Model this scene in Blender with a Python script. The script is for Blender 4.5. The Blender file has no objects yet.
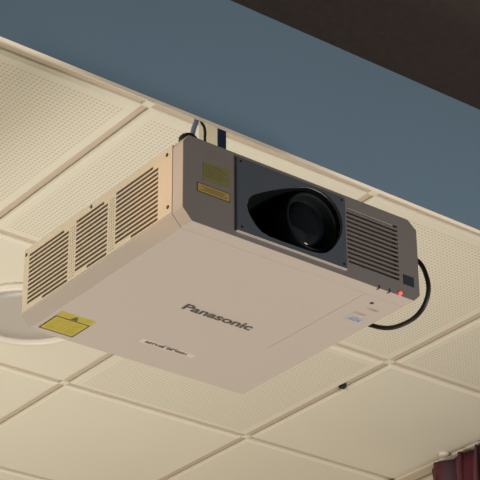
import bpy, bmesh, math, random
from mathutils import Vector, Matrix
random.seed(4)
S = bpy.context.scene
COL = S.collection
Z0 = 3.10                      # height of the projector's underside above the floor

# ------------------------------------------------------------------ camera
cam_d = bpy.data.cameras.new('camera')
cam = bpy.data.objects.new('camera', cam_d)
COL.objects.link(cam)
F = 1999.65
cam_d.sensor_width = 36.0
cam_d.lens = F / 480.0 * 36.0
M = [[0.7956358570239426, -0.605754267567102, -0.0050349123150531805],
     [0.28639370768974437, 0.38346555438463586, -0.8780277972799068],
     [0.5337998006870158, 0.6971484317738423, 0.47858315563940884]]
rx, ry, rz = Vector(M[0]), -Vector(M[1]), -Vector(M[2])
mw = Matrix((( rx.x, ry.x, rz.x), (rx.y, ry.y, rz.y), (rx.z, ry.z, rz.z))).to_4x4()
mw.translation = Vector((-1.5926133, -2.22677703, -1.53269773 + Z0))
cam.matrix_world = mw
cam_d.clip_start = 0.05
S.camera = cam

# ------------------------------------------------------------------ world, lights, exposure
S.view_settings.view_transform = 'Standard'
S.view_settings.look = 'None'
S.view_settings.gamma = 1
S.view_settings.use_curve_mapping = False
S.view_settings.exposure = 0.0
w = bpy.data.worlds.new('world'); S.world = w; w.use_nodes = True
bg = w.node_tree.nodes['Background']
bg.inputs[0].default_value = (1.0, 0.94, 0.87, 1)
bg.inputs[1].default_value = 0.45


def area(name, loc, target, size, power, col, sy=None, spread=180):
    d = bpy.data.lights.new(name, 'AREA')
    d.energy = power; d.color = col; d.size = size
    d.spread = math.radians(spread)
    if sy: d.shape = 'RECTANGLE'; d.size_y = sy
    o = bpy.data.objects.new(name, d); COL.objects.link(o)
    o.location = loc
    o.rotation_euler = (Vector(target) - Vector(loc)).to_track_quat('-Z', 'Y').to_euler()
    return o


# added key light, no known lamp: front, below and right of the projector
area('key_fill', (1.95, -2.4, Z0 - 2.0), (0.3, 0.3, Z0), 1.0, 79, (1.0, 0.93, 0.88), spread=125)
# added fill from the left, brightens the side cover
area('left_fill', (-4.0, 0.5, Z0 + 0.36), (0.2, 0.6, Z0 + 0.1), 1.8, 108, (1.0, 0.90, 0.76), sy=0.5)
# added warm fill from below, brightens the tiled ceiling
area('ceiling_fill', (0.7, 2.7, Z0 - 2.7), (-0.7, 1.6, Z0 + 0.6), 1.0, 27, (1.0, 0.94, 0.82), spread=110)
sp = bpy.data.lights.new('glow_spot', 'SPOT')  # added narrow warm spot, makes the orange glow on the side cover
sp.energy = 65; sp.color = (1.0, 0.45, 0.15); sp.spot_size = math.radians(5.5); sp.spot_blend = 1.0
sp.shadow_soft_size = 0.05
so = bpy.data.objects.new('glow_spot', sp); COL.objects.link(so)
so.location = (-2.4, 0.35, Z0 - 0.1)
so.rotation_euler = (Vector((0, 0.05, Z0 + 0.075)) - Vector(so.location)).to_track_quat('-Z', 'Y').to_euler()


# ------------------------------------------------------------------ helpers
def mat(name, col, rough=0.6, metal=0.0, noise=0.0, nscale=20.0, emit=None, estr=0.0, spec=0.3, bump=0.0, bscale=400):
    m = bpy.data.materials.new(name); m.use_nodes = True
    nt = m.node_tree; b = nt.nodes['Principled BSDF']
    c = (col[0], col[1], col[2], 1)
    b.inputs['Base Color'].default_value = c
    b.inputs['Roughness'].default_value = rough
    b.inputs['Metallic'].default_value = metal
    b.inputs['Specular IOR Level'].default_value = spec
    if emit:
        b.inputs['Emission Color'].default_value = (*emit, 1); b.inputs['Emission Strength'].default_value = estr
    tc = nt.nodes.new('ShaderNodeTexCoord')
    if noise:
        n = nt.nodes.new('ShaderNodeTexNoise'); n.inputs['Scale'].default_value = nscale
        n.inputs['Detail'].default_value = 4
        nt.links.new(tc.outputs['Object'], n.inputs['Vector'])
        mx = nt.nodes.new('ShaderNodeMix'); mx.data_type = 'RGBA'
        mx.inputs[6].default_value = (*[x * (1 - noise) for x in col], 1)
        mx.inputs[7].default_value = (*[min(1, x * (1 + noise)) for x in col], 1)
        nt.links.new(n.outputs['Fac'], mx.inputs[0])
        nt.links.new(mx.outputs[2], b.inputs['Base Color'])
    if bump:
        n = nt.nodes.new('ShaderNodeTexNoise'); n.inputs['Scale'].default_value = bscale
        nt.links.new(tc.outputs['Object'], n.inputs['Vector'])
        bp = nt.nodes.new('ShaderNodeBump'); bp.inputs['Strength'].default_value = bump; bp.inputs['Distance'].default_value = 0.001
        nt.links.new(n.outputs['Fac'], bp.inputs['Height']); nt.links.new(bp.outputs[0], b.inputs['Normal'])
    return m


def perforated(name, col, dot, pitch=0.0103, rad=0.29):
    """cream board with a square field of small drilled holes"""
    m = mat(name, col, 0.8, spec=0.15)
    nt = m.node_tree; b = nt.nodes['Principled BSDF']
    tc = nt.nodes.new('ShaderNodeTexCoord')
    vm = nt.nodes.new('ShaderNodeVectorMath'); vm.operation = 'SCALE'; vm.inputs['Scale'].default_value = 1 / pitch
    nt.links.new(tc.outputs['Object'], vm.inputs[0])
    fr = nt.nodes.new('ShaderNodeVectorMath'); fr.operation = 'FRACTION'
    nt.links.new(vm.outputs[0], fr.inputs[0])
    sub = nt.nodes.new('ShaderNodeVectorMath'); sub.operation = 'SUBTRACT'; sub.inputs[1].default_value = (.5, .5, 0)
    nt.links.new(fr.outputs[0], sub.inputs[0])
    mul = nt.nodes.new('ShaderNodeVectorMath'); mul.operation = 'MULTIPLY'; mul.inputs[1].default_value = (1, 1, 0)
    nt.links.new(sub.outputs[0], mul.inputs[0])
    ln = nt.nodes.new('ShaderNodeVectorMath'); ln.operation = 'LENGTH'
    nt.links.new(mul.outputs[0], ln.inputs[0])
    lt = nt.nodes.new('ShaderNodeMath'); lt.operation = 'LESS_THAN'; lt.inputs[1].default_value = rad
    nt.links.new(ln.outputs['Value'], lt.inputs[0])
    mx = nt.nodes.new('ShaderNodeMix'); mx.data_type = 'RGBA'
    mx.inputs[6].default_value = (*col, 1); mx.inputs[7].default_value = (*dot, 1)
    nt.links.new(lt.outputs[0], mx.inputs[0]); nt.links.new(mx.outputs[2], b.inputs['Base Color'])
    return m


class MB:
    """collects shapes (in projector coordinates) for one mesh object"""
    def __init__(s): s.v = []; s.f = []; s.m = []; s.slot = 0; s.sm = []; s.smooth = False
    def add(s, vs, fs):
        o = len(s.v); s.v += [tuple(x) for x in vs]
        for f in fs:
            s.f.append([i + o for i in f]); s.m.append(s.slot); s.sm.append(s.smooth)
        return s
    def box(s, x0, x1, y0, y1, z0, z1):
        vs = [(x, y, z) for z in (z0, z1) for y in (y0, y1) for x in (x0, x1)]
        return s.add(vs, [(0, 2, 3, 1), (4, 5, 7, 6), (0, 1, 5, 4), (2, 6, 7, 3), (0, 4, 6, 2), (1, 3, 7, 5)])
    def prism(s, poly, y0, y1, axis='y', scale2=None):
        n = len(poly)
        def P(a, b, t):
            return {'y': (a, t, b), 'x': (t, a, b), 'z': (a, b, t)}[axis]
        p2 = scale2 or poly
        vs = [P(a, b, y0) for a, b in poly] + [P(a, b, y1) for a, b in p2]
        fs = [tuple(range(n))[::-1], tuple(range(n, 2 * n))] + [(i, (i + 1) % n, n + (i + 1) % n, n + i) for i in range(n)]
        return s.add(vs, fs)
    def tube(s, pts, r, seg=12):
        pts = [Vector(p) for p in pts]; n = len(pts); vs = []
        rr = r if isinstance(r, (list, tuple)) else [r] * n
        up = Vector((0.13, 0.21, 1)).normalized()
        for i, p in enumerate(pts):
            t = (pts[min(i + 1, n - 1)] - pts[max(i - 1, 0)]).normalized()
            a = t.cross(up)
            if a.length < 1e-3: a = t.cross(Vector((1, 0, 0)))
            a.normalize(); b = t.cross(a).normalized(); up = -a.cross(t) if False else up
            for k in range(seg):
                an = 2 * math.pi * k / seg
                vs.append(p + (a * math.cos(an) + b * math.sin(an)) * rr[i])
        fs = [(i * seg + k, i * seg + (k + 1) % seg, (i + 1) * seg + (k + 1) % seg, (i + 1) * seg + k)
              for i in range(n - 1) for k in range(seg)]
        fs += [tuple(range(seg))[::-1], tuple(range((n - 1) * seg, n * seg))]
        sm = s.smooth; s.smooth = True; s.add(vs, fs); s.smooth = sm
        return s
    def lathe(s, prof, c, axis='z', seg=40, smooth=True):
        """prof: list of (radius, height) ; closed at both ends"""
        vs = []
        for r, h in prof:
            for k in range(seg):
                an = 2 * math.pi * k / seg; a, b = r * math.cos(an), r * math.sin(an)
                vs.append({'z': (c[0] + a, c[1] + b, c[2] + h), 'y': (c[0] + a, c[1] + h, c[2] + b), 'x': (c[0] + h, c[1] + a, c[2] + b)}[axis])
        n = len(prof)
        fs = [(i * seg + k, i * seg + (k + 1) % seg, (i + 1) * seg + (k + 1) % seg, (i + 1) * seg + k)
              for i in range(n - 1) for k in range(seg)]
        fs += [tuple(range(seg))[::-1], tuple(range((n - 1) * seg, n * seg))]
        sm = s.smooth; s.smooth = smooth; s.add(vs, fs); s.smooth = sm
        return s
    def mesh(s, name):
        me = bpy.data.meshes.new(name)
        me.from_pydata(s.v, [], s.f)
        for p, mi, sm in zip(me.polygons, s.m, s.sm): p.material_index = mi; p.use_smooth = sm
        bm = bmesh.new(); bm.from_mesh(me)
        bmesh.ops.recalc_face_normals(bm, faces=bm.faces); bm.to_mesh(me); bm.free()
        return me


def link(name, me, mats, parent=None, loc=None, label=None, cat=None, group=None, kind=None):
    """link a mesh given in projector coordinates; its origin goes to loc (or to the parent's)"""
    o = bpy.data.objects.new(name, me); COL.objects.link(o)
    for m in (mats if isinstance(mats, (list, tuple)) else [mats]):
        me.materials.append(m)
    org = Vector(parent['org']) if parent else Vector(loc) if loc else Vector((0, 0, 0))
    me.transform(Matrix.Translation(-org))
    if parent: o.parent = parent
    else: o.location = org + Vector((0, 0, Z0))
    if label: o['label'] = label
    if cat: o['category'] = cat
    if group: o['group'] = group
    if kind: o['kind'] = kind
    o['org'] = tuple(org)
    return o


def thing(name, label, cat, loc, group=None):
    o = bpy.data.objects.new(name, None); COL.objects.link(o)
    o.empty_display_size = 0.05
    o.location = Vector(loc) + Vector((0, 0, Z0)); o['org'] = tuple(loc)
    o['label'] = label; o['category'] = cat
    if group: o['group'] = group
    return o


def cut(mb, cutters):
    """boolean difference, evaluated here and now; returns a plain mesh"""
    a = bpy.data.objects.new('tmp', mb.mesh('tmp')); COL.objects.link(a)
    tmp = []
    for c in cutters:
        t = bpy.data.objects.new('tmp_cut', c.mesh('tmp_cut')); COL.objects.link(t); tmp.append(t)
        md = a.modifiers.new('b', 'BOOLEAN'); md.operation = 'DIFFERENCE'; md.object = t; md.solver = 'EXACT'
    bpy.context.view_layer.update()
    dg = bpy.context.evaluated_depsgraph_get()
    me = bpy.data.meshes.new_from_object(a.evaluated_get(dg))
    for t in tmp + [a]: bpy.data.objects.remove(t, do_unlink=True)
    me.materials.clear()
    return me


def text_mesh(txt, bold=0.0, shear=0.0, spacing=1.0):
    c = bpy.data.curves.new('txt', 'FONT'); c.body = txt; c.offset = bold; c.shear = shear
    c.space_character = spacing; c.extrude = 0.0; c.resolution_u = 6
    o = bpy.data.objects.new('txt', c); COL.objects.link(o)
    bpy.context.view_layer.update()
    dg = bpy.context.evaluated_depsgraph_get()
    me = bpy.data.meshes.new_from_object(o.evaluated_get(dg))
    bpy.data.objects.remove(o, do_unlink=True)
    me.materials.clear()
    return me


def text_under(txt, x0, x1, y_top, y_bot, z, **k):
    """lettering on the underside: reads along +x, its top towards the front (-y)"""
    me = text_mesh(txt, **k)
    xs = [v.co.x for v in me.vertices]; ys = [v.co.y for v in me.vertices]
    a, b, c, d = min(xs), max(xs), min(ys), max(ys)
    for v in me.vertices:
        v.co = Vector((x0 + (v.co.x - a) / (b - a) * (x1 - x0), y_bot + (v.co.y - c) / (d - c) * (y_top - y_bot), z))
    return me


def text_front(txt, x0, x1, z0, z1, y, **k):
    me = text_mesh(txt, **k)
    xs = [v.co.x for v in me.vertices]; ys = [v.co.y for v in me.vertices]
    a, b, c, d = min(xs), max(xs), min(ys), max(ys)
    for v in me.vertices:
        v.co = Vector((x0 + (v.co.x - a) / (b - a) * (x1 - x0), y, z0 + (v.co.y - c) / (d - c) * (z1 - z0)))
    return me


def smooth_path(P, n=8):
    P = [Vector(p) for p in P]; out = []
    for i in range(len(P) - 1):
        p0, p1, p2, p3 = P[max(i - 1, 0)], P[i], P[i + 1], P[min(i + 2, len(P) - 1)]
        for k in range(n):
            t = k / n
            out.append(0.5 * ((2 * p1) + (p2 - p0) * t + (2 * p0 - 5 * p1 + 4 * p2 - p3) * t * t + (3 * p1 - p0 - 3 * p2 + p3) * t ** 3))
    return out + [P[-1]]


# ------------------------------------------------------------------ materials
CREAM = (0.71, 0.69, 0.575)
m_tile = mat('ceiling_board', CREAM, 0.8, noise=0.03, nscale=3, spec=0.15)
m_perf = perforated('perforated_board', CREAM, (0.55, 0.51, 0.41))
m_grid = mat('grid_bar', (0.55, 0.47, 0.37), 0.6, spec=0.2)
m_wall = mat('cream_wall', (0.58, 0.52, 0.42), 0.8, noise=0.04, nscale=4)
m_floor = mat('wood_floor', (0.36, 0.27, 0.19), 0.5, noise=0.2, nscale=6)
m_blue = mat('blue_paint', (0.112, 0.178, 0.240), 0.55, noise=0.05, nscale=2.5, spec=0.3)
m_brown = mat('unlit_boards', (0.030, 0.022, 0.019), 0.7, noise=0.35, nscale=60, spec=0.2)  # brown boards; their lack of light is put into the colour
m_white = mat('white_casing', (0.46, 0.415, 0.365), 0.5, noise=0.015, nscale=40, spec=0.35, bump=0.05, bscale=900)
m_side = mat('side_casing', (0.60, 0.53, 0.41), 0.5, spec=0.3)
m_bezel = mat('grey_bezel', (0.120, 0.110, 0.104), 0.5, spec=0.35, noise=0.03, nscale=300)
m_panel = mat('slate_panel', (0.043, 0.053, 0.066), 0.45, spec=0.4)
m_black = mat('black_plastic', (0.005, 0.007, 0.008), 0.6, spec=0.12)
m_slot = mat('slot_dark', (0.15, 0.11, 0.072), 0.8, spec=0.1)
m_gslot = mat('grill_dark', (0.034, 0.025, 0.022), 0.8, spec=0.1)
m_shroud = mat('shroud_black', (0.003, 0.004, 0.0045), 0.9, spec=0.05)
m_glass = mat('lens_glass', (0.004, 0.006, 0.008), 0.12, spec=0.2)
m_ir = mat('sensor_window', (0.020, 0.026, 0.035), 0.25, spec=0.5)
m_screw = mat('screw_dark', (0.07, 0.05, 0.035), 0.5, metal=0.3)
m_logo = mat('logo_ink', (0.075, 0.065, 0.062), 0.5)
m_olive = mat('olive_label', (0.115, 0.108, 0.042), 0.5, noise=0.15, nscale=150)
m_oline = mat('olive_ink', (0.090, 0.080, 0.030), 0.6)
m_amber = mat('amber_label', (0.24, 0.175, 0.050), 0.5)
m_yel = mat('yellow_label', (0.43, 0.36, 0.038), 0.4, noise=0.25, nscale=45)
m_ink = mat('label_ink', (0.040, 0.030, 0.014), 0.6)
m_tint = mat('faint_ink', (0.115, 0.095, 0.092), 0.6)
m_wlab = mat('white_label', (0.57, 0.52, 0.46), 0.45)
m_blab = mat('blue_white_label', (0.43, 0.425, 0.43), 0.45)
m_bink = mat('blue_ink', (0.25, 0.31, 0.41), 0.5)
m_led = mat('red_led', (0.9, 0.08, 0.06), 0.4, emit=(1.0, 0.07, 0.05), estr=1.7)
m_cable = mat('black_cable', (0.012, 0.009, 0.008), 0.45)
m_gcable = mat('blue_grey_cable', (0.14, 0.18, 0.25), 0.35)
m_navy = mat('navy_strap', (0.022, 0.032, 0.075), 0.5)
m_post = mat('cream_post', (0.60, 0.56, 0.44), 0.5)
m_rim = mat('white_rim', (0.70, 0.66, 0.58), 0.4)
m_disc = mat('pale_grey_disc', (0.47, 0.455, 0.41), 0.35)
m_rail = mat('white_rail', (0.72, 0.66, 0.56), 0.5)


def curtain_mat():
    m = mat('maroon_cloth', (0.10, 0.03, 0.04), 0.85, spec=0.1, bump=0.2, bscale=500)
    nt = m.node_tree; b = nt.nodes['Principled BSDF']
    tc = nt.nodes.new('ShaderNodeTexCoord')
    mp = nt.nodes.new('ShaderNodeMapping'); mp.inputs['Scale'].default_value = (4, 34, 1.5)
    n = nt.nodes.new('ShaderNodeTexNoise'); n.inputs['Scale'].default_value = 1.0; n.inputs['Detail'].default_value = 3
    r = nt.nodes.new('ShaderNodeValToRGB')
    r.color_ramp.elements[0].position = 0.40; r.color_ramp.elements[0].color = (0.135, 0.036, 0.050, 1)
    r.color_ramp.elements[1].position = 0.62; r.color_ramp.elements[1].color = (0.100, 0.072, 0.085, 1)
    nt.links.new(tc.outputs['Object'], mp.inputs[0]); nt.links.new(mp.outputs[0], n.inputs['Vector'])
    nt.links.new(n.outputs['Fac'], r.inputs[0]); nt.links.new(r.outputs[0], b.inputs['Base Color'])
    return m
m_curt = curtain_mat()

# ------------------------------------------------------------------ room shell
ZC = 0.6416
YB0, YB1 = 0.200, 0.210        # the blue downstand board
XW = 2.135                     # right wall
GX0, TP = 0.3412, 0.600
gx = [GX0 + TP * k for k in range(-5, 3)] + [XW]
gy = [0.601 - 0.387] + [0.601, 1.240, 1.845] + [1.845 + 0.6 * k for k in range(1, 5)]
mb = MB()
GAP, BEV, DEP = 0.0095, 0.009, 0.0075
for i in range(len(gx) - 1):
    for j in range(len(gy) - 1):
        x0, x1, y0, y1 = gx[i] + GAP, gx[i + 1] - GAP, gy[j] + GAP, gy[j + 1] - GAP
        if i == len(gx) - 2: x1 = XW
        if j == 0: y0 = YB1
        zt, zl = ZC + 0.014, ZC
        a = [(x0, y0), (x1, y0), (x1, y1), (x0, y1)]
        b = [(x0 + BEV, y0 + BEV), (x1 - BEV, y0 + BEV), (x1 - BEV, y1 - BEV), (x0 + BEV, y1 - BEV)]
        mb.slot = 0
        vs = [(x, y, zt) for x, y in a] + [(x, y, zl + 0.0045) for x, y in a] + [(x, y, zl) for x, y in b]
        mb.add(vs, [(0, 1, 2, 3)] + [(k, (k + 1) % 4, 4 + (k + 1) % 4, 4 + k) for k in range(4)]
               + [(4 + k, 4 + (k + 1) % 4, 8 + (k + 1) % 4, 8 + k) for k in range(4)])
        perf = (j <= 1) or (j == 2 and gx[i] < 0.2) or (j == 2 and 0.9 < gx[i] < 1.0)
        if perf:
            q = 0.016
            c = [(b[0][0] + q, b[0][1] + q), (b[1][0] - q, b[1][1] + q), (b[2][0] - q, b[2][1] - q), (b[3][0] + q, b[3][1] - q)]
            vs = [(x, y, zl) for x, y in b] + [(x, y, zl) for x, y in c]
            mb.add(vs, [(k, (k + 1) % 4, 4 + (k + 1) % 4, 4 + k) for k in range(4)])
            mb.slot = 1
            mb.add([(x, y, zl) for x, y in c], [(0, 1, 2, 3)])
        else:
            mb.add([(x, y, zl) for x, y in b], [(0, 1, 2, 3)])
link('ceiling', mb.mesh('ceiling'), [m_tile, m_perf], kind='structure')
mb = MB()
mb.box(gx[0] - 0.05, XW, YB1, gy[-1] + 0.05, ZC + 0.0085, ZC + 0.030)
for x in gx[1:-1]:
    for y in gy[1:-1]:
        mb.slot = 1; mb.box(x - 0.0105, x + 0.0105, y - 0.0105, y + 0.0105, ZC + 0.004, ZC + 0.0085); mb.slot = 0
link('trim_1', mb.mesh('trim_1'), [m_grid, m_tile], kind='structure')
# blue downstand board and the dark ceiling in front of it
mb = MB()
zl, zr = 0.3558, 0.3465       # lower edge at x=-0.234 and x=0.855
sl = (zr - zl) / (0.855 + 0.234)
xa, xb = -2.75, XW
za, zb = zl + sl * (xa + 0.234), zl + sl * (xb + 0.234)
mb.prism([(xa, za), (xb, zb), (xb, ZC + 0.03), (xa, ZC + 0.03)], YB0, YB1)
mb.m[2] = 1
link('trim_2', mb.mesh('trim_2'), [m_blue, m_rail], kind='structure', label='blue painted downstand board across the ceiling above the projector')
mb = MB(); mb.box(xa, XW, -4.0, YB0, 0.6335, 0.6335 + 0.04)
link('trim_3', mb.mesh('trim_3'), m_brown, kind='structure', label='dark brown boarded ceiling, unlit tone painted in, in front of the blue board')
mb = MB(); mb.box(XW, XW + 0.1, -4.0, gy[-1] + 0.05, -Z0, ZC + 0.03)
link('wall_right', mb.mesh('wall_right'), m_wall, kind='structure')
mb = MB(); mb.box(gx[0] - 0.05, XW + 0.1, gy[-1] + 0.05, gy[-1] + 0.15, -Z0, ZC + 0.03)
link('wall_back', mb.mesh('wall_back'), m_wall, kind='structure')
mb = MB(); mb.box(-5, XW + 0.1, -5, gy[-1] + 0.15, -Z0 - 0.05, -Z0)
link('floor', mb.mesh('floor'), m_floor, kind='structure')

# ------------------------------------------------------------------ projector
W, D = 0.498, 0.482
H = 0.1557
pj = thing('projector', 'white and grey video projector hung from a post under the tiled ceiling', 'projector', (0.249, 0.241, 0.0))
OUT = [(0.018, 0), (0.485, 0), (W, 0.0125), (W, 0.1405), (0.479, H), (0.0105, H), (0, 0.1415), (0, 0.0195)]


def inset(poly, d):
    cx, cz = 0.249, 0.078
    return [(x + (d if x < cx else -d), z + (d if z < cz else -d)) for x, z in poly]


def egg(n=28, grow=0.0):
    """outline of the lens opening: two circles and their common tangents"""
    c1, r1 = (0.2665, 0.0835), 0.0610 + grow
    pts = [(0.1235, 0.0600), (0.1275, 0.0755), (0.1375, 0.0865), (0.150, 0.0945), (0.1730, 0.1075), (0.1961, 0.1190), (0.2200, 0.1300), (0.2443, 0.1390),
           (0.2580, 0.1430), (0.2710, 0.1440), (0.2850, 0.1425), (0.2983, 0.1375), (0.3100, 0.1290), (0.3190, 0.1180), (0.3245, 0.1040), (0.3262, 0.0900), (0.3230, 0.0740),
           (0.3170, 0.0610), (0.3090, 0.0480), (0.3000, 0.0370), (0.2880, 0.0270), (0.2740, 0.0218), (0.2600, 0.0198), (0.2300, 0.0190), (0.1900, 0.0185), (0.1690, 0.0190),
           (0.1540, 0.0220), (0.1420, 0.0300), (0.1330, 0.0400), (0.1270, 0.0490)]
    return pts


def shift(p, d):
    cx = sum(a for a, b in p) / len(p); cz = sum(b for a, b in p) / len(p)
    return [(cx + (a - cx) * d, cz + (b - cz) * d) for a, b in p]


# main casing, pocketed behind the lens opening
OB = [(0.018, 0), (0.485, 0), (W, 0.0125), (W, 0.1405), (0.479, H), (0.0105, H), (0.0085, 0.1480), (0.0085, 0.0240), (0.0, 0.0222), (0.0, 0.0195)]
body = MB(); body.prism(OB, 0.0302, D)
c1 = MB(); c1.prism(shift(egg(), 0.97), 0.02, 0.12)
c2 = MB(); c2.box(0.3997, 0.4003, 0.02, 0.30, -0.01, 0.0010)
link('casing', cut(body, [c1, c2]), m_white, pj)
capm = MB(); capm.prism(OUT, 0.0016, 0.0290)
c2 = MB(); c2.box(0.336, 0.455, -0.01, 0.020, 0.025, 0.1370)
c1 = MB(); c1.prism(shift(egg(), 1.01), -0.01, 0.06)
link('front_cap', cut(capm, [c1, c2]), m_white, pj)
mb = MB(); mb.prism(inset(OUT, 0.0035), 0.0275, 0.0315)
c1 = MB(); c1.prism(shift(egg(), 0.99), -0.01, 0.06)
link('seam_gasket', cut(mb, [c1]), m_slot, pj)

# grey bezel with the exhaust grill slots
bz = MB(); bz.prism(inset(OUT, 0.0006), 0.0, 0.0016)
c1 = MB(); c1.prism(shift(egg(), 1.02), -0.01, 0.06)
c2 = MB()
NS = 13
for k in range(NS):
    z = 0.0305 + k * 0.00845
    c2.box(0.3385 + (0.002 if k == 0 else 0), 0.4525, -0.01, 0.01, z - 0.0023, z + 0.0023)
bz_me = cut(bz, [c1, c2])
bezel = link('bezel', bz_me, m_bezel, pj, label='grey front bezel')
mb = MB()
mb.box(0.336, 0.455, 0.0085, 0.0100, 0.025, 0.137)
link('grill_backing', mb.mesh('grill_backing'), m_gslot, bezel)
mb = MB(); mb.box(0.4615, 0.4848, -0.0012, 0.0004, 0.0248, 0.0432)
link('sensor_window', mb.mesh('sensor_window'), m_ir, bezel, label='dark square remote sensor window')
mb = MB()
mb.lathe([(0.0001, -0.0040), (0.0022, -0.0034), (0.0030, -0.0018), (0.0032, 0.0), (0.0032, 0.003)], (0.4522, -0.0004, 0.0036), 'y', 18)
link('indicator_light', mb.mesh('indicator_light'), m_led, bezel, label='glowing red standby light')
for x in (0.4058, 0.4290):
    mb = MB(); mb.box(x - 0.0012, x + 0.0012, -0.0008, 0.0065, -0.0006, 0.0058)
    link('indicator_light', mb.mesh('indicator_light'), m_gslot, bezel, label='unlit dark indicator')

# slate panel around the lens opening
pn = MB(); pn.prism([(0.1040, 0.0100), (0.3325, 0.0112), (0.3325, 0.1464), (0.1040, 0.1464)], -0.0045, 0.0)
c1 = MB(); c1.prism(egg(), -0.02, 0.02)
pn_o = link('lens_panel', cut(pn, [c1]), m_panel, pj, label='slate blue panel around the lens opening')
mb = MB(); mb.prism([(0.1036, 0.0086), (0.3329, 0.0098), (0.3329, 0.0112), (0.1036, 0.0100)], -0.0048, 0.0)  # pale strip stands in for light catching the panel's underside
link('panel_highlight', mb.mesh('panel_highlight'), m_white, pn_o, label='pale strip painted as the highlight under the lens panel')
for x, z in ((0.1115, 0.1400), (0.1130, 0.0185), (0.3255, 0.1400), (0.3265, 0.0185)):
    mb = MB(); mb.lathe([(0.0022, 0), (0.0022, -0.0008), (0.0012, -0.0010)], (x, -0.0045, z), 'y', 12)
    link('screw', mb.mesh('screw'), m_black, pn_o)
# cavity and lens
mb = MB()
e0 = shift(egg(), 0.985); n = len(e0)
rings = [(shift(egg(), 0.985), 0.0006), (shift(egg(), 0.955), 0.030), (shift(egg(), 0.86), 0.075), (shift(egg(), 0.80), 0.110)]
vs = [(a, y, b) for p, y in rings for a, b in p]
fs = [(r * n + k, r * n + (k + 1) % n, (r + 1) * n + (k + 1) % n, (r + 1) * n + k) for r in range(3) for k in range(n)] + [tuple(range(3 * n, 4 * n))]
mb.smooth = True; mb.add(vs, fs)
link('lens_shroud', mb.mesh('lens_shroud'), m_shroud, pj, label='black recess around the lens')
LX, LZ = 0.2690, 0.0850
mb = MB()
mb.lathe([(0.054, 0.075), (0.0545, 0.0100), (0.0535, 0.0065), (0.0505, 0.0060), (0.0485, 0.0090), (0.0470, 0.0200), (0.0400, 0.0320), (0.0001, 0.0330)], (LX, 0, LZ), 'y', 48)
lens = link('lens', mb.mesh('lens'), m_black, pj)
mb = MB()
mb.lathe([(0.0455, 0.030), (0.0430, 0.0240), (0.0360, 0.0185), (0.0240, 0.0145), (0.0110, 0.0125), (0.0001, 0.0120)], (LX, 0, LZ), 'y', 48)
link('lens_glass', mb.mesh('lens_glass'), m_glass, lens)

# side cover with three groups of louvre slots
sd = MB(); sd.prism([(0.0310, 0.0228), (0.4800, 0.0228), (0.4800, 0.1475), (0.0310, 0.1475)], 0.0, 0.0042, axis='x')
cs = MB()
for (ya, yb) in ((0.0700, 0.1915), (0.2160, 0.3120), (0.3355, 0.4630)):
    for k in range(13):
        z = 0.0285 + k * 0.00845
        a, b = ya, yb
        if k == 0: b = ya + 0.62 * (yb - ya); 
        if k == 12: a = ya + 0.12 * (yb - ya)
        cs.box(-0.01, 0.02, a, b, z - 0.0025, z + 0.0025)
side = link('side_cover', cut(sd, [cs]), m_side, pj, label='cream side cover with louvre slots')
mb = MB()
mb.box(0.0044, 0.0080, 0.060, 0.475, 0.0235, 0.1400)
link('louvre_backing', mb.mesh('louvre_backing'), m_slot, side)
for y, z in ((0.0455, 0.1355), (0.0415, 0.0370), (0.2670, 0.1400), (0.4735, 0.1360)):
    mb = MB(); mb.lathe([(0.0034, 0.001), (0.0034, -0.0008), (0.002, -0.0012)], (0, y, z), 'x', 14)
    link('screw', mb.mesh('screw'), m_screw, side)
for ya in (0.1975, 0.3175):      # fine perforation between the groups
    mb = MB()
    for k in range(20):
        for q in range(3):
            y = ya + q * 0.0058; z = 0.0300 + k * 0.0050
            mb.prism([(y + 0.0011 * math.cos(t * 1.0472), z + 0.0011 * math.sin(t * 1.0472)) for t in range(6)], -0.0002, 0.0004, axis='x')
    link('perforation', mb.mesh('perforation'), m_screw, side)

# top feet, seen over the front left corner
for x, y in ((0.030, 0.030), (0.452, 0.075), (0.045, 0.42), (0.452, 0.42)):
    mb = MB(); mb.lathe([(0.0145, -0.0005), (0.0155, 0.004), (0.0155, 0.014), (0.0120, 0.0185), (0.0001, 0.0190)], (x, y, H), 'z', 24)
    link('foot', mb.mesh('foot'), m_cable, pj, label='black rubber foot')

# markings on the front and the underside
mb = MB(); mb.prism([(0.0386, 0.0812), (0.0928, 0.0842), (0.0928, 0.1188), (0.0386, 0.1148)], -0.0006, 0.0)
ol = link('rating_label', mb.mesh('rating_label'), [m_olive], pj, label='olive green printed label')
mb = MB()
for k in range(5):
    z = 0.0905 + k * 0.0052
    mb.box(0.0425, 0.0425 + 0.046 * (0.95 if k % 2 else 0.75), -0.0009, -0.0006, z - 0.0009, z + 0.0009)
link('print', mb.mesh('print'), m_oline, ol)
mb = MB(); mb.prism([(0.0268, 0.0570), (0.0926, 0.0570), (0.0926, 0.0742), (0.0268, 0.0742)], -0.0005, 0.0)
wl = link('warning_label', mb.mesh('warning_label'), m_ink, pj, label='amber warning label with black border')
mb = MB(); mb.box(0.0283, 0.0911, -0.0007, -0.0004, 0.0585, 0.0727)
link('label_face', mb.mesh('label_face'), m_amber, wl)
mb = MB()
for z, a, b in ((0.0685, 0.036, 0.083), (0.0655, 0.042, 0.078), (0.0625, 0.034, 0.086)):
    mb.box(a, b, -0.0009, -0.0006, z - 0.0007, z + 0.0007)
link('print', mb.mesh('print'), m_oline, wl)
mb = MB()
for k in range(4):
    z = 0.127 + k * 0.0052
    mb.box(0.0440 + 0.003 * k, 0.0930 - 0.004 * ((k * 7) % 3), -0.0003, 0.0001, z - 0.0007, z + 0.0007)
link('print', mb.mesh('print'), m_tint, pj, label='faint small print above the olive label')

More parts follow.
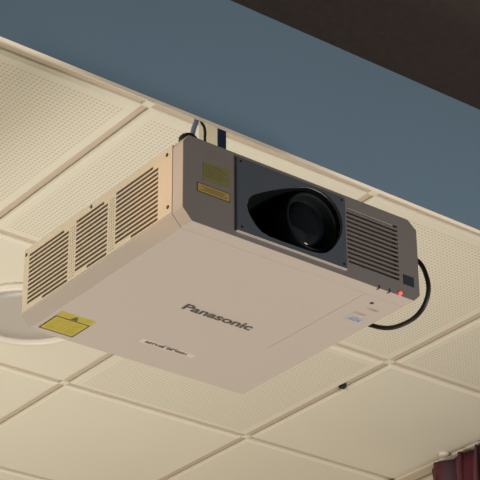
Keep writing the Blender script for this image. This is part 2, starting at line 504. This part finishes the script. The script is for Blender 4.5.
link('logo', text_under('Panasonic', 0.1835, 0.3290, 0.2375, 0.2598, -0.0005, bold=0.028), m_logo, pj, label='dark grey maker lettering')
mb = MB(); mb.box(0.197, 0.315, 0.3960, 0.4100, -0.0004, 0.0)
lb = link('name_label', mb.mesh('name_label'), m_wlab, pj, label='white strip label with dark print')
link('print', text_under('RETV.05', 0.2100, 0.2500, 0.3985, 0.4070, -0.0008, bold=0.05), m_logo, lb)
link('print', text_under('0690321', 0.2550, 0.2990, 0.3985, 0.4070, -0.0008, bold=0.05), m_logo, lb)
mb = MB(); mb.box(0.2450, 0.2760, 0.3965, 0.3977, -0.0007, -0.0003)
link('print', mb.mesh('print'), m_logo, lb)
mb = MB(); mb.box(0.0270, 0.0975, 0.3900, 0.4660, -0.0004, 0.0)
yl = link('laser_label', mb.mesh('laser_label'), m_yel, pj, label='yellow laser warning label')
mb = MB()
for a in ((0.0275, 0.0970, 0.4095, 0.4115), (0.0275, 0.0970, 0.4640, 0.4660), (0.0275, 0.0293, 0.4095, 0.4660), (0.0952, 0.0970, 0.4095, 0.4660)):
    mb.box(a[0], a[1], a[2], a[3], -0.0008, -0.0003)
for k in range(7):
    y = 0.419 + k * 0.0060
    for q in range(3):
        x = 0.034 + q * 0.020 + (0.003 if k % 2 else 0)
        mb.slot = 1; mb.box(x, x + 0.0125, y - 0.0005, y + 0.0005, -0.0007, -0.0003); mb.slot = 0
link('print', mb.mesh('print'), [m_ink, mat('pale_ink', (0.36, 0.30, 0.03), 0.6)], yl)
mb = MB(); mb.add([(0.0540, 0.4075, -0.0009), (0.0690, 0.4075, -0.0009), (0.0615, 0.3925, -0.0009)], [(0, 1, 2)])
tri = link('warning_triangle', mb.mesh('warning_triangle'), m_oline, yl)
mb = MB(); mb.box(0.4330, 0.4640, 0.1010, 0.1250, -0.0004, 0.0)
bl = link('number_label', mb.mesh('number_label'), m_blab, pj, label='pale blue number label')
link('print', text_under('604', 0.4375, 0.4610, 0.1060, 0.1210, -0.0008, bold=0.02), m_bink, bl)
m_small = mat('small_ink', (0.36, 0.29, 0.24), 0.6)
link('print', text_under('POWER', 0.430, 0.455, 0.0900, 0.0960, -0.0003), m_small, pj)
link('print', text_under('STANDBY', 0.438, 0.462, 0.0660, 0.0720, -0.0003), m_small, pj)
mb = MB(); mb.lathe([(0.0036, 0.001), (0.0036, -0.0006), (0.0022, -0.0008)], (0.4325, 0.0497, 0), 'z', 16)
link('screw', mb.mesh('screw'), m_screw, pj)

# ------------------------------------------------------------------ mount and cables above the projector
mt = thing('projector_mount', 'cream square post holding the projector up behind the blue board', 'mount', (0.249, 0.275, H))
mb = MB(); mb.box(0.2610, 0.2790, 0.2600, 0.3170, H + 0.008, ZC - 0.012)
link('post', mb.mesh('post'), m_post, mt)
mb = MB(); mb.box(0.20, 0.34, 0.236, 0.38, H, H + 0.008)
link('base_plate', mb.mesh('base_plate'), m_post, mt)
mb = MB(); mb.box(0.235, 0.305, 0.240, 0.337, ZC - 0.012, ZC - 0.0002)
link('ceiling_plate', mb.mesh('ceiling_plate'), m_post, mt)
mb = MB(); mb.box(0.2608, 0.2792, 0.2575, 0.2598, H + 0.0085, ZC - 0.0125)
link('strap', mb.mesh('strap'), m_navy, loc=(0.270, 0.2585, H + 0.0085), label='dark navy flat strap along the front of the cream post', cat='strap')
mb = MB(); mb.tube(smooth_path([(0.140, 0.190, H), (0.150, 0.205, 0.22), (0.1700, 0.225, 0.300), (0.1790, 0.225, 0.328), (0.1831, 0.225, 0.344), (0.1896, 0.225, 0.3675), (0.192, 0.222, 0.42), (0.192, 0.220, ZC)]), 0.0046)
link('video_cable', mb.mesh('video_cable'), m_gcable, loc=(0.14, 0.19, H), label='blue grey cable rising from the projector left of the black cable', cat='cable')
mb = MB(); mb.tube(smooth_path([(0.190, 0.170, H), (0.203, 0.205, 0.24), (0.2128, 0.232, 0.3315), (0.2128, 0.232, 0.346), (0.2105, 0.232, 0.3600), (0.2015, 0.232, 0.3755), (0.192, 0.242, 0.45), (0.175, 0.246, ZC)]), 0.0026)
link('control_cable', mb.mesh('control_cable'), m_cable, loc=(0.19, 0.17, H), label='thin black cable rising between the blue grey cable and the cream post', cat='cable')

# power cable looping out of the right side
CP = [(0.4975, 0.085, 0.132), (0.525, 0.060, 0.124), (0.54, 0.0425, 0.110), (0.54, 0.0266, 0.0777), (0.54, 0.0224, 0.0466), (0.54, 0.0359, 0.0211),
      (0.54, 0.0628, 0.0086), (0.54, 0.0995, 0.0086), (0.54, 0.1362, 0.0181), (0.535, 0.173, 0.0375), (0.515, 0.20, 0.058), (0.4975, 0.212, 0.065)]
mb = MB(); mb.tube(smooth_path(CP), 0.0042)
link('power_cable', mb.mesh('power_cable'), m_cable, loc=(0.4975, 0.085, 0.132), label='thick black power cable looping out of the right side of the projector', cat='cable')

# ------------------------------------------------------------------ ceiling fittings
lt = thing('ceiling_light', 'round pale grey unlit ceiling light with white rim left of the projector', 'ceiling light', (0.641, 1.545, ZC))
mb = MB(); mb.lathe([(0.160, 0.0), (0.160, -0.012), (0.154, -0.016), (0.143, -0.014), (0.139, -0.006), (0.139, 0.0)], (0.641, 1.545, ZC), 'z', 64)
link('rim', mb.mesh('rim'), m_rim, lt, label='white rim')
mb = MB(); mb.lathe([(0.1388, -0.0005), (0.1388, -0.005), (0.09, -0.0075), (0.0001, -0.009)], (0.641, 1.545, ZC), 'z', 64)
link('diffuser', mb.mesh('diffuser'), m_disc, lt)

cl = thing('ceiling_clip', 'small black clip with a cream tab stuck in the ceiling seam', 'clip', (1.536, 1.422, ZC))
mb = MB(); mb.prism([(1.5290, 1.428), (1.5430, 1.425), (1.5420, 1.411), (1.5300, 1.4045)], ZC + 0.0112, ZC - 0.004, axis='z')
link('clip_body', mb.mesh('clip_body'), m_cable, cl)
mb = MB(); mb.prism([(1.5455, 1.436), (1.556, 1.443), (1.562, 1.428), (1.5455, 1.421)], ZC - 0.0002, ZC - 0.005, axis='z', scale2=[(1.548, 1.436), (1.555, 1.440), (1.559, 1.430), (1.548, 1.424)])
link('tab', mb.mesh('tab'), m_tile, cl, label='cream tab')

# ------------------------------------------------------------------ curtain along the right wall
rl = thing('curtain_rail', 'white curtain rail fixed to the ceiling along the right wall', 'curtain rail', (2.090, 1.0, ZC))
mb = MB(); mb.prism([(2.078, ZC), (2.102, ZC), (2.102, ZC - 0.0035), (2.098, ZC - 0.005), (2.082, ZC - 0.005), (2.078, ZC - 0.0035)], 0.30, 2.60)
link('track', mb.mesh('track'), m_rail, rl)
mb = MB(); mb.lathe([(0.017, 0.0), (0.017, -0.004), (0.012, -0.007), (0.0001, -0.008)], (2.060, 1.600, ZC), 'z', 24)
link('bracket', mb.mesh('bracket'), m_rim, rl, label='round white bracket')
nY = 300
mb = MB(); mb.smooth = True
prof = []
y0, y1 = 1.690, 0.45
zs = [ZC - 0.0115, ZC - 0.06, ZC - 0.12, ZC - 0.35, -0.6, -1.6, -2.9]
for r, z in enumerate(zs):
    amp = [0.020, 0.024, 0.028, 0.030, 0.032, 0.034, 0.036][r]
    for k in range(nY):
        t = k / (nY - 1); y = y0 + (y1 - y0) * t
        ph = y * 2 * math.pi / 0.088 + 0.9 * math.sin(y * 17) + 0.5 * math.sin(y * 41 + 1)
        x = 2.088 + amp * math.sin(ph) + 0.006 * math.sin(2.3 * ph + r)
        yy = y + 0.012 * math.sin(2 * ph)
        zz = z + (0.006 * math.sin(ph * 0.5 + 0.6) if r == 0 else 0)
        prof.append((x, yy, zz))
fs = [(r * nY + k, r * nY + k + 1, (r + 1) * nY + k + 1, (r + 1) * nY + k) for r in range(len(zs) - 1) for k in range(nY - 1)]
mb.add(prof, fs)
cu = link('curtain', mb.mesh('curtain'), m_curt, loc=(2.088, 1.0, -2.9), label='pleated maroon and dark grey curtain hanging from the white rail', cat='curtain')
so_ = cu.modifiers.new('thickness', 'SOLIDIFY'); so_.thickness = 0.002; so_.offset = 0

for o in bpy.data.objects:
    if 'org' in o: del o['org']
